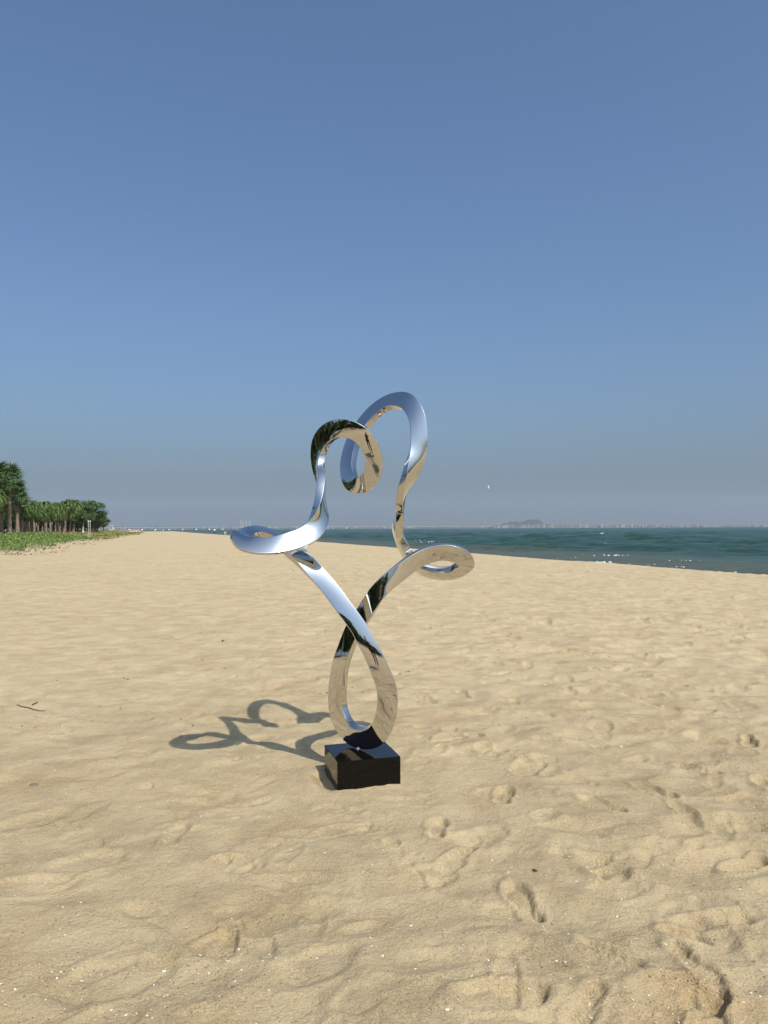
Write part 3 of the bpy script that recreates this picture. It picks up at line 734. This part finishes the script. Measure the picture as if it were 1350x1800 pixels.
# ------------------------------------------------------------------ creeper and grass
def carpet(name, n, u0, u1, y0, y1, smin, smax, mats, label, cat, edge=0., seed=1, up_=.35, shade=None):
    rr = np.random.default_rng(seed); m = n*3
    y = y0*(y1/y0)**rr.random(m) if y0 > 0 else rr.uniform(y0, y1, m); u = rr.uniform(u0, u1+(6.5 if 'far' in name else 0), m)
    x = 21.6+1.047*u-.31*y
    lim = u1+(np.interp(y, [80, 131, 300, 450], [0, 2.0, 4.6, 6.5]) if 'far' in name else 0)-edge*(.5+pnoise(x*.35, y*.12, seed)*1.3+.5*pnoise(x*1.2, y*.5, seed+1))
    dens = .62+.9*pnoise(x*.5, y*.25, seed+2)
    k = np.nonzero((u < lim) & (rr.random(m) < dens))[0][:n]; x = x[k]; y = y[k]; u = u[k]; n = len(k)
    z = land(x, y); s = smin+(smax-smin)*rr.random(n)**2; s = s*np.clip(y/90, .8, 2.2)
    a = rr.uniform(0, 6.28, n); tl = rr.uniform(-.7, .7, (n, 2)); hz = rr.uniform(.02, up_, n)
    V = np.zeros((n, 4, 3)); cs = np.stack([np.cos(a), np.sin(a)], 1)
    for q, (p, r_) in enumerate(((-1, 0), (0, -.8), (1, 0), (0, .8))):
        V[:, q, 0] = x+(p*cs[:, 0]-r_*cs[:, 1])*s; V[:, q, 1] = y+(p*cs[:, 1]+r_*cs[:, 0])*s
        V[:, q, 2] = z+hz+(p*tl[:, 0]+r_*tl[:, 1])*s
    me = np_mesh(name, V.reshape(-1, 3), np.arange(4*n).reshape(n, 4), False, rr.integers(0, len(mats), n))
    return tag(link(name, me, mats), label, cat, None, 'stuff')
M_CREEP2 = leafy('creeper_leaf_young', (.13, .21, .045), (.20, .28, .075), .5)
carpet('beach_creeper', 80000, -37.5, -28.6, 44, 135, .04, .10, [M_CREEP, M_CREEP, M_CREEP2], 'bright green creeping vine mat spreading down onto the sand at left', 'creeper', 3.4, 3, .28)
carpet('creeper_runners', 1500, -33, -26.6, 46, 170, .05, .11, [M_CREEP, M_CREEP, M_DEADLEAF], 'loose runners of vine reaching out over the bare sand', 'creeper', 5.0, 63, .08)
carpet('far_creeper', 22000, -37.5, -27.9, 120, 480, .06, .13, [M_CREEP, M_DRYG, M_DRYG], 'thin yellowish green vine patches further along the beach edge', 'creeper', 4.5, 13, .15)
carpet('dry_grass', 26000, -44, -35.5, 50, 380, .05, .16, [M_DRYG, M_DRYG, M_CREEP], 'straw coloured and olive grass between the creeper and the palms', 'grass', 1.0, 23, .12)
carpet('fallen_leaf_litter', 420, -29.6, -25.5, 50, 260, .05, .12, [M_DK, M_BR, M_DEADLEAF], 'dark dry leaf scraps strewn on the sand below the vines', 'leaf litter', 1.0, 33, .05)
carpet('grass_mirrored', 9000, -46, -30, -120, 44, .08, .2, [M_CREEP, M_DRYG], 'green ground cover beside and behind the viewer, mirrored in the steel', 'ground cover', 2.0, 43, .15)

# ------------------------------------------------------------------ posts by the beach
def post_at(px, y, h, r, name, label, cat, mtl, zoff=0.):
    x = (px-675)/1352*y; s = Q(); s.tube([(0, 0, -.4), (0, 0, h*.5), (0, 0, h)], [r, r, r*.9], 10)
    e = empty(name, (x, y, ZL(x, y))); link('pole', s.mesh('pole', True), [mtl], e); return tag(e, label, cat)
e = post_at(177.5, 245, 9.3, .11, 'lamp_post', 'tall slim grey lamp post with two short arms at the end of the tree belt', 'lamp post', M_POLE)
for zz, sg in ((9.2, 1), (8.3, 1)):
    s = Q(); s.box((.45*sg, 0, zz), (.9, .1, .1)); link('arm', s.mesh('arm'), [M_POLE], e)
    s = Q(); s.box((.75*sg, 0, zz-.02), (.75, .3, .16)); s.box((.75*sg, 0, zz-.13), (.6, .22, .06)); link('lamp_head', s.mesh('lamp_head'), [M_POLE], e)
for px, lb in ((155.2, 'left one of two slim pale posts standing in the vines'), (158.4, 'right one of two slim pale posts standing in the vines')):
    e = post_at(px, 126, 2.85, .045, 'marker_post', lb, 'post', M_CONC); e['group'] = 'pale marker posts in the vines'
    s = Q(); s.tube([(0, 0, 2.85), (0, 0, 2.92), (0, 0, 2.97)], [.09, .09, .03], 10); link('cap', s.mesh('cap', True), [M_WHITEP], e)
e = post_at(214.5, 420, 4.2, .10, 'mast', 'thin dark mast standing where the beach narrows far off', 'post', M_POLE)
s = Q(); s.box((0, 0, 4.3), (.5, .3, .25)); link('head', s.mesh('head'), [M_POLE], e)

# ------------------------------------------------------------------ people far along the beach
def skin(name, V, E, rad, mtl, parent):
    me = bpy.data.meshes.new(name); me.from_pydata(V, E, []); o = link(name, me, [mtl], parent)
    md = o.modifiers.new('skin', 'SKIN'); me.skin_vertices[0].data[0].use_root = True
    for i, r in enumerate(rad): me.skin_vertices[0].data[i].radius = (r, r) if not hasattr(r, '__len__') else r
    md.use_smooth_shade = True; s = o.modifiers.new('sub', 'SUBSURF'); s.levels = s.render_levels = 1
    return o
M_SKIN = mat('skin', (.36, .20, .13), .6); M_HAIR = mat('dark_hair', (.015, .012, .01), .6)
M_WSHIRT = mat('white_shirt', (.75, .75, .74), .8); M_DTROU = mat('dark_trousers', (.02, .022, .03), .85)
M_DSHIRT = mat('dark_shirt', (.025, .025, .03), .85); M_LTROU = mat('light_trousers', (.6, .6, .58), .85); M_RSHIRT = mat('faded_red_shirt', (.4, .08, .06), .85)
def person(x, y, rz, top, bottom, label, stride=.18, group=None, arm=.15, z=None):
    e = tag(empty('person', (x, y, ZL(x, y) if z is None else z), rz), label, 'person', group)
    J = [(0, 0, .95), (0, 0, 1.15), (0, 0, 1.38), (0, 0, 1.50), (0, .01, 1.60), (0, .015, 1.72),
         (.11, 0, .9), (.12, stride*.5, .5), (.12, stride*.35, .07), (.12, stride*.35+.16, .03),
         (-.11, 0, .9), (-.12, -stride*.2, .5), (-.12, -stride*.9, .09), (-.12, -stride*.9+.15, .03),
         (.19, 0, 1.40), (.24, -.03, 1.14), (.25, arm, .90), (.25, arm+.05, .80), (-.19, 0, 1.40), (-.24, .02, 1.14), (-.25, arm*.4, .88), (-.25, arm*.4+.03, .78)]
    E = [(0, 1), (1, 2), (2, 3), (3, 4), (4, 5), (0, 6), (6, 7), (7, 8), (8, 9), (0, 10), (10, 11), (11, 12), (12, 13), (2, 14), (14, 15), (15, 16), (16, 17), (2, 18), (18, 19), (19, 20), (20, 21)]
    Rr = [.13, .12, .14, .055, .10, .085, .085, .055, .04, .035, .085, .055, .04, .035, .05, .04, .03, .035, .05, .04, .03, .035]
    skin('body', J, E, Rr, M_SKIN, e)
    skin('shirt', [J[0], J[1], J[2], (0, 0, 1.44), J[14], (.215, -.015, 1.27), J[18], (-.215, .01, 1.27)], [(0, 1), (1, 2), (2, 3), (2, 4), (4, 5), (2, 6), (6, 7)], [.155, .145, .16, .08, .068, .06, .068, .06], top, e)
    skin('trousers', [J[0], J[6], J[7], (.12, stride*.36, .14), J[10], J[11], (-.12, -stride*.8, .16)], [(0, 1), (1, 2), (2, 3), (0, 4), (4, 5), (5, 6)], [.15, .11, .075, .06, .11, .075, .06], bottom, e)
    skin('hair', [(0, -.015, 1.68), (0, 0, 1.75)], [(0, 1)], [.10, .09], M_HAIR, e)
    return e
def far_x(px, y): return (px-675)/1352*y
person(far_x(377, 225), 225, .4, M_WSHIRT, M_DTROU, 'person in white shirt and dark trousers walking by the far waterline', .25)
person(far_x(396, 214), 214, 2.6, M_DSHIRT, M_LTROU, 'person in dark top and light trousers near the steel loop at the waterline', .3, None, .3)
for px, y, t, b, lb in ((258, 470, M_DSHIRT, M_DTROU, 'tiny dark dressed person far along the beach, leftmost of the far group'),
                        (263, 480, M_RSHIRT, M_DTROU, 'tiny person in faded red top far along the beach'),
                        (272, 440, M_DSHIRT, M_LTROU, 'tiny person in dark top and pale trousers near the far end of the sand'),
                        (281, 450, M_WSHIRT, M_DTROU, 'tiny person in pale top at the far end of the sand'),
                        (287, 455, M_WSHIRT, M_LTROU, 'tiny person all in pale clothes, rightmost of the far group')):
    person(far_x(px, y), y, px, t, b, lb, .2, 'tiny people at the far end of the beach')

# the photographer, who shows small and dark in the steel
e = person(.05, -.42, 0, M_DSHIRT, M_DTROU, 'person in dark clothes holding a phone up, seen only mirrored in the steel', .05, None, .12, z=0.0)
for o in list(e.children):
    if o.name.startswith(('shirt', 'body')):
        me = o.data
        for v in me.vertices:
            if abs(v.co.x) > .2 and v.co.z < 1.35:
                k = (1.40-v.co.z)/.6; sg = 1 if v.co.x > 0 else -1
                v.co = (sg*(.23-.17*min(k, 1)), .10+.26*min(k, 1.0), 1.20+.30*max(0, min(1.0, k)-.25))
s = Q(); s.box((-.05, .385, 1.55), (.078, .008, .155)); tag(link('phone', s.mesh('phone'), [M_DK], None), 'dark phone held up in both hands by the photographer', 'phone').location = (.05, -.42, 0)

# ------------------------------------------------------------------ huts at the far end of the sand
def hut(px, y, w, d, h, roofh, wall, roof, name, label, cat):
    x = far_x(px, y); e = tag(empty(name, (x, y, ZL(x, y))), label, cat)
    s = Q(); s.box((0, 0, h/2-.3), (w, d, h+.6)); link('wall', s.mesh('wall'), [wall], e)
    s = Q(); a, b = w/2+.3, d/2+.3
    s.quad((-a, -b, h), (a, -b, h), (a, 0, h+roofh), (-a, 0, h+roofh)); s.quad((a, b, h), (-a, b, h), (-a, 0, h+roofh), (a, 0, h+roofh))
    s.quad((-a, b, h), (-a, -b, h), (-a, 0, h+roofh), (-a, 0, h+roofh)); s.quad((a, -b, h), (a, b, h), (a, 0, h+roofh), (a, 0, h+roofh))
    s.quad((-a, b, h+.001), (a, b, h+.001), (a, -b, h+.001), (-a, -b, h+.001))
    link('roof', s.mesh('roof'), [roof], e)
    for k in range(max(1, int(w/2))):
        s = Q(); s.box((-w/2+1+k*2., -d/2-.02, h*.5), (.8, .06, h*.45)); link('window', s.mesh('window'), [M_GLASSD], e)
M_GLASSD = mat('dark_window', (.03, .035, .04), .15); M_ROOFR = mat('red_roof', (.42, .22, .18), .8)
M_PALEW = mat('pale_wall', (.33, .33, .33), .8)
hut(197.5, 520, 3.0, 3, 2.6, .4, M_PALEW, M_PALEW, 'lifeguard_cabin', 'small boxy pale cabin right of the last tree', 'cabin')
hut(236, 540, 8, 3.5, .8, .5, M_WHITEP, M_ROOFR, 'beach_shelter', 'low long shelter with pale red roof at the end of the sand', 'shelter')

# ------------------------------------------------------------------ boats and buoys of the bay at left
M_BUOY = mat('white_float', (.85, .84, .8), .5)
for i, px in enumerate((228, 249.5, 273, 297, 321, 345, 368, 391.5, 415)):
    y = 1500+i*45; x = far_x(px, y); s = Q()
    s.tube([(0, 0, -.5), (0, 0, .2), (0, 0, 1.3), (0, 0, 2.2), (0, 0, 2.6)], [.6, 1.2, 1.35, .8, .15], 12)
    tag(link('white_buoy', s.mesh('white_buoy', True), [M_BUOY]), 'round white buoy in an evenly spaced line below the far bridge', 'buoy', 'white buoys in a line across the bay').location = (x, y, SEA_Z)

# ------------------------------------------------------------------ long bridge across the bay
A_ = np.array([far_x(120, 3200), 3200.]); B_ = np.array([far_x(866, 4700), 4700.]); D_ = B_-A_; LB = float(np.hypot(*D_)); ang = math.atan2(D_[1], D_[0])
br = tag(empty('sea_bridge', (A_[0], A_[1], SEA_Z), ang), 'long low pale bridge on evenly spaced white piers crossing the bay on the horizon', 'bridge')
npier = int(LB/62)
s = Q()
for k in range(npier): s.box(((k+.5)*LB/npier, 0, 9.6), (LB/npier-.6, 13, 1.8))
link('deck', s.mesh('deck'), [M_CONC], br)
for sg in (-1, 1):
    s = Q(); s.box((LB/2, sg*6.7, 11.1), (LB, .35, 1.1)); link('parapet', s.mesh('parapet'), [M_CONC], br)
s = Q(); s.box((0, 0, 4.2), (2.4, 9, 9.)); s.box((0, 0, .6), (6.5, 12, 2.4)); s.box((0, 0, 8.2), (3.4, 12, 1.0)); pm = s.mesh('pier'); pm.materials.append(M_CONC)
for k in range(npier+1):
    o = link('pier', pm, (), br); o.location = (k*LB/npier, 0, 0)
# far breakwater with pale warehouses behind the bridge on the left
s = Q(); 
rb = random.Random(9)

# ------------------------------------------------------------------ far shore: hills and town
def ridge(name, pts, y, th, base=-6.):
    """hill from outline (px, photo y) at distance y, with real depth th"""
    V = []; n = len(pts); prof = [0, .35, .7, .92, 1., .92, .7, .35, 0]; m = len(prof)
    for i, (px, py) in enumerate(pts):
        hz = CAM_H+(928.5-py-(px-675)*.0044)/1352*y
        for j, p in enumerate(prof):
            yy = y+(j/(m-1)-.5)*th; V.append((far_x(px, y), yy, base+(hz-base)*p*(1+.05*math.sin(i*1.7+j))))
    Fc = [(i*m+j, (i+1)*m+j, (i+1)*m+j+1, i*m+j+1) for i in range(n-1) for j in range(m-1)]
    return tag(link(name, np_mesh(name, np.array(V), np.array(Fc), True), [M_HILL]), kind='structure')
M_HILL = mat('wooded_hill', (.035, .045, .04), .9)
def dense(pts, k=6, amp=.5, seed=1):
    rr = random.Random(seed); out = []
    for (a, b), (c, d) in zip(pts[:-1], pts[1:]):
        for i in range(k): out.append((a+(c-a)*i/k, b+(d-b)*i/k+rr.uniform(-amp, amp)))
    return out+[pts[-1]]
ridge('wooded_hill', dense([(862, 927), (868, 924), (880, 922), (888, 919.5), (898, 917.5), (908, 917), (914, 919), (920, 917), (928, 914), (938, 913), (946, 913.5), (950, 917), (960, 921), (975, 924), (990, 926)], 5, .35), 6400, 500)
ridge('low_far_ridge', dense([(960, 927), (1000, 925), (1050, 924), (1110, 924.5), (1180, 924), (1250, 925), (1350, 925), (1420, 926), (1500, 927)], 5, .25, 3), 6900, 500)
ridge('faint_left_ridge', dense([(60, 930), (150, 926), (260, 925), (380, 926), (470, 925), (560, 926), (660, 925), (760, 925.5), (870, 926)], 4, .25, 5), 8200, 500)
M_B = [mat('pale_render', (.40, .40, .39), .85), mat('cream_render', (.34, .32, .29), .85), mat('grey_render', (.24, .25, .26), .85), mat('brick_render', (.24, .20, .18), .85)]
def tower_block(x, y, w, d, h, mt, label, group, floors=True, rz=0.):
    e = tag(empty('tower_block', (x, y, SEA_Z), rz), label, 'building', group)
    s = Q(); s.box((0, 0, h/2), (w, d, h)); s.box((w*.1, 0, h+1.5), (w*.35, d*.5, 3)); link('wall', s.mesh('wall'), [mt], e)
    s = Q(); k = max(2, int(h/9))
    for i in range(k):
        z = (i+.6)*h/k; s.box((0, -d/2-.05, z), (w*.86, .3, h/k*.35))
    link('window_band', s.mesh('window_band'), [M_GLASSD], e)
rb = random.Random(4); px = 866; i = 0
while px < 1345:
    wpx = rb.uniform(2.2, 5.2); y = rb.uniform(5750, 6150); w = wpx/1352*y*.9
    prof = 5.5 if px < 1010 else (4.6 if px < 1120 else (3.6 if px < 1220 else 2.1))
    hp = prof*rb.uniform(.45, 1.15)+(1.2 if rb.random() < .12 else 0); h = hp/1352*y+2
    tower_block(far_x(px, y), y, w, rb.uniform(14, 24), h, rb.choice(M_B), 'hazy mid rise block in the low town on the far right shore', 'blocks of the far shore town')
    px += wpx*rb.uniform(.75, 1.4)
for (px, h, wpx, lb) in ((423.5, 16, 1.8, 'leftmost of the tall faint towers standing left of the steel loop'), (427.5, 14, 1.6, 'second faint tower from the left above the steel loop'),
                     (432.5, 15, 2.0, 'third faint tower above the steel loop'), (439, 14.5, 2.2, 'rightmost of the faint towers above the steel loop')):
    y = 6600; tower_block(far_x(px, y), y, wpx/1352*y, 18, h/1352*y, M_B[0], lb, 'faint towers above the left loop')
for k in range(42):
    px = rb.choice([rb.uniform(180, 400), rb.uniform(450, 640), rb.uniform(640, 860)]); y = rb.uniform(6900, 7400); w = rb.uniform(2, 6)/1352*y
    tower_block(far_x(px, y), y, w, 20, rb.uniform(2.5, 6 if px < 640 else 4)/1352*y, rb.choice(M_B), 'very faint block on the far left shore behind the bridge', 'very faint blocks of the left shore')

# ------------------------------------------------------------------ kite
e = tag(empty('kite', (far_x(859, 900), 900, CAM_H+(928.5-857)/1352*900), .3), 'tiny white sail like speck hanging in the sky above the far coast', 'kite')
V = []; n = 8; m = 5
for i in range(n+1):
    t = i/n; z = (t-.5)*3.6; w = 1.0*math.sin(math.pi*(.12+.86*t))**.8
    for j in range(m): q = j/(m-1)-.5; V.append((q*w*1.6, -.5*w*(1-4*q*q), z+.35*q)); 
for i in range(n+1):
    t = i/n; z = (t-.5)*3.6; w = 1.0*math.sin(math.pi*(.12+.86*t))**.8
    for j in range(m): q = j/(m-1)-.5; V.append((q*w*1.6, -.5*w*(1-4*q*q)+.12, z+.35*q))
Fc = []; o2 = (n+1)*m
for i in range(n):
    for j in range(m-1):
        a = i*m+j; Fc.append((a, a+1, a+m+1, a+m)); Fc.append((o2+a, o2+a+m, o2+a+m+1, o2+a+1))
link('sail', np_mesh('sail', np.array(V), np.array(Fc), True), [M_WHITEP], e)

# ------------------------------------------------------------------ haze
bm = bmesh.new(); bmesh.ops.create_cube(bm, size=1)
for v in bm.verts: v.co = (v.co.x*34000, v.co.y*34000, -9.0 if v.co.z < 0 else HAZE_TOP)
me = bpy.data.meshes.new('haze'); bm.to_mesh(me); bm.free()
mh = bpy.data.materials.new('haze_air'); mh.use_nodes = True; t_ = mh.node_tree; t_.nodes.clear()
pv = t_.nodes.new('ShaderNodeVolumePrincipled'); pv.inputs['Color'].default_value = HAZE_COL; pv.inputs['Density'].default_value = HAZE_DEN
pv.inputs['Anisotropy'].default_value = .0
oo = t_.nodes.new('ShaderNodeOutputMaterial'); t_.links.new(pv.outputs[0], oo.inputs['Volume'])
tag(link('haze', me, [mh]), 'pale haze lying over the sea and the far coast', 'haze', None, 'stuff')
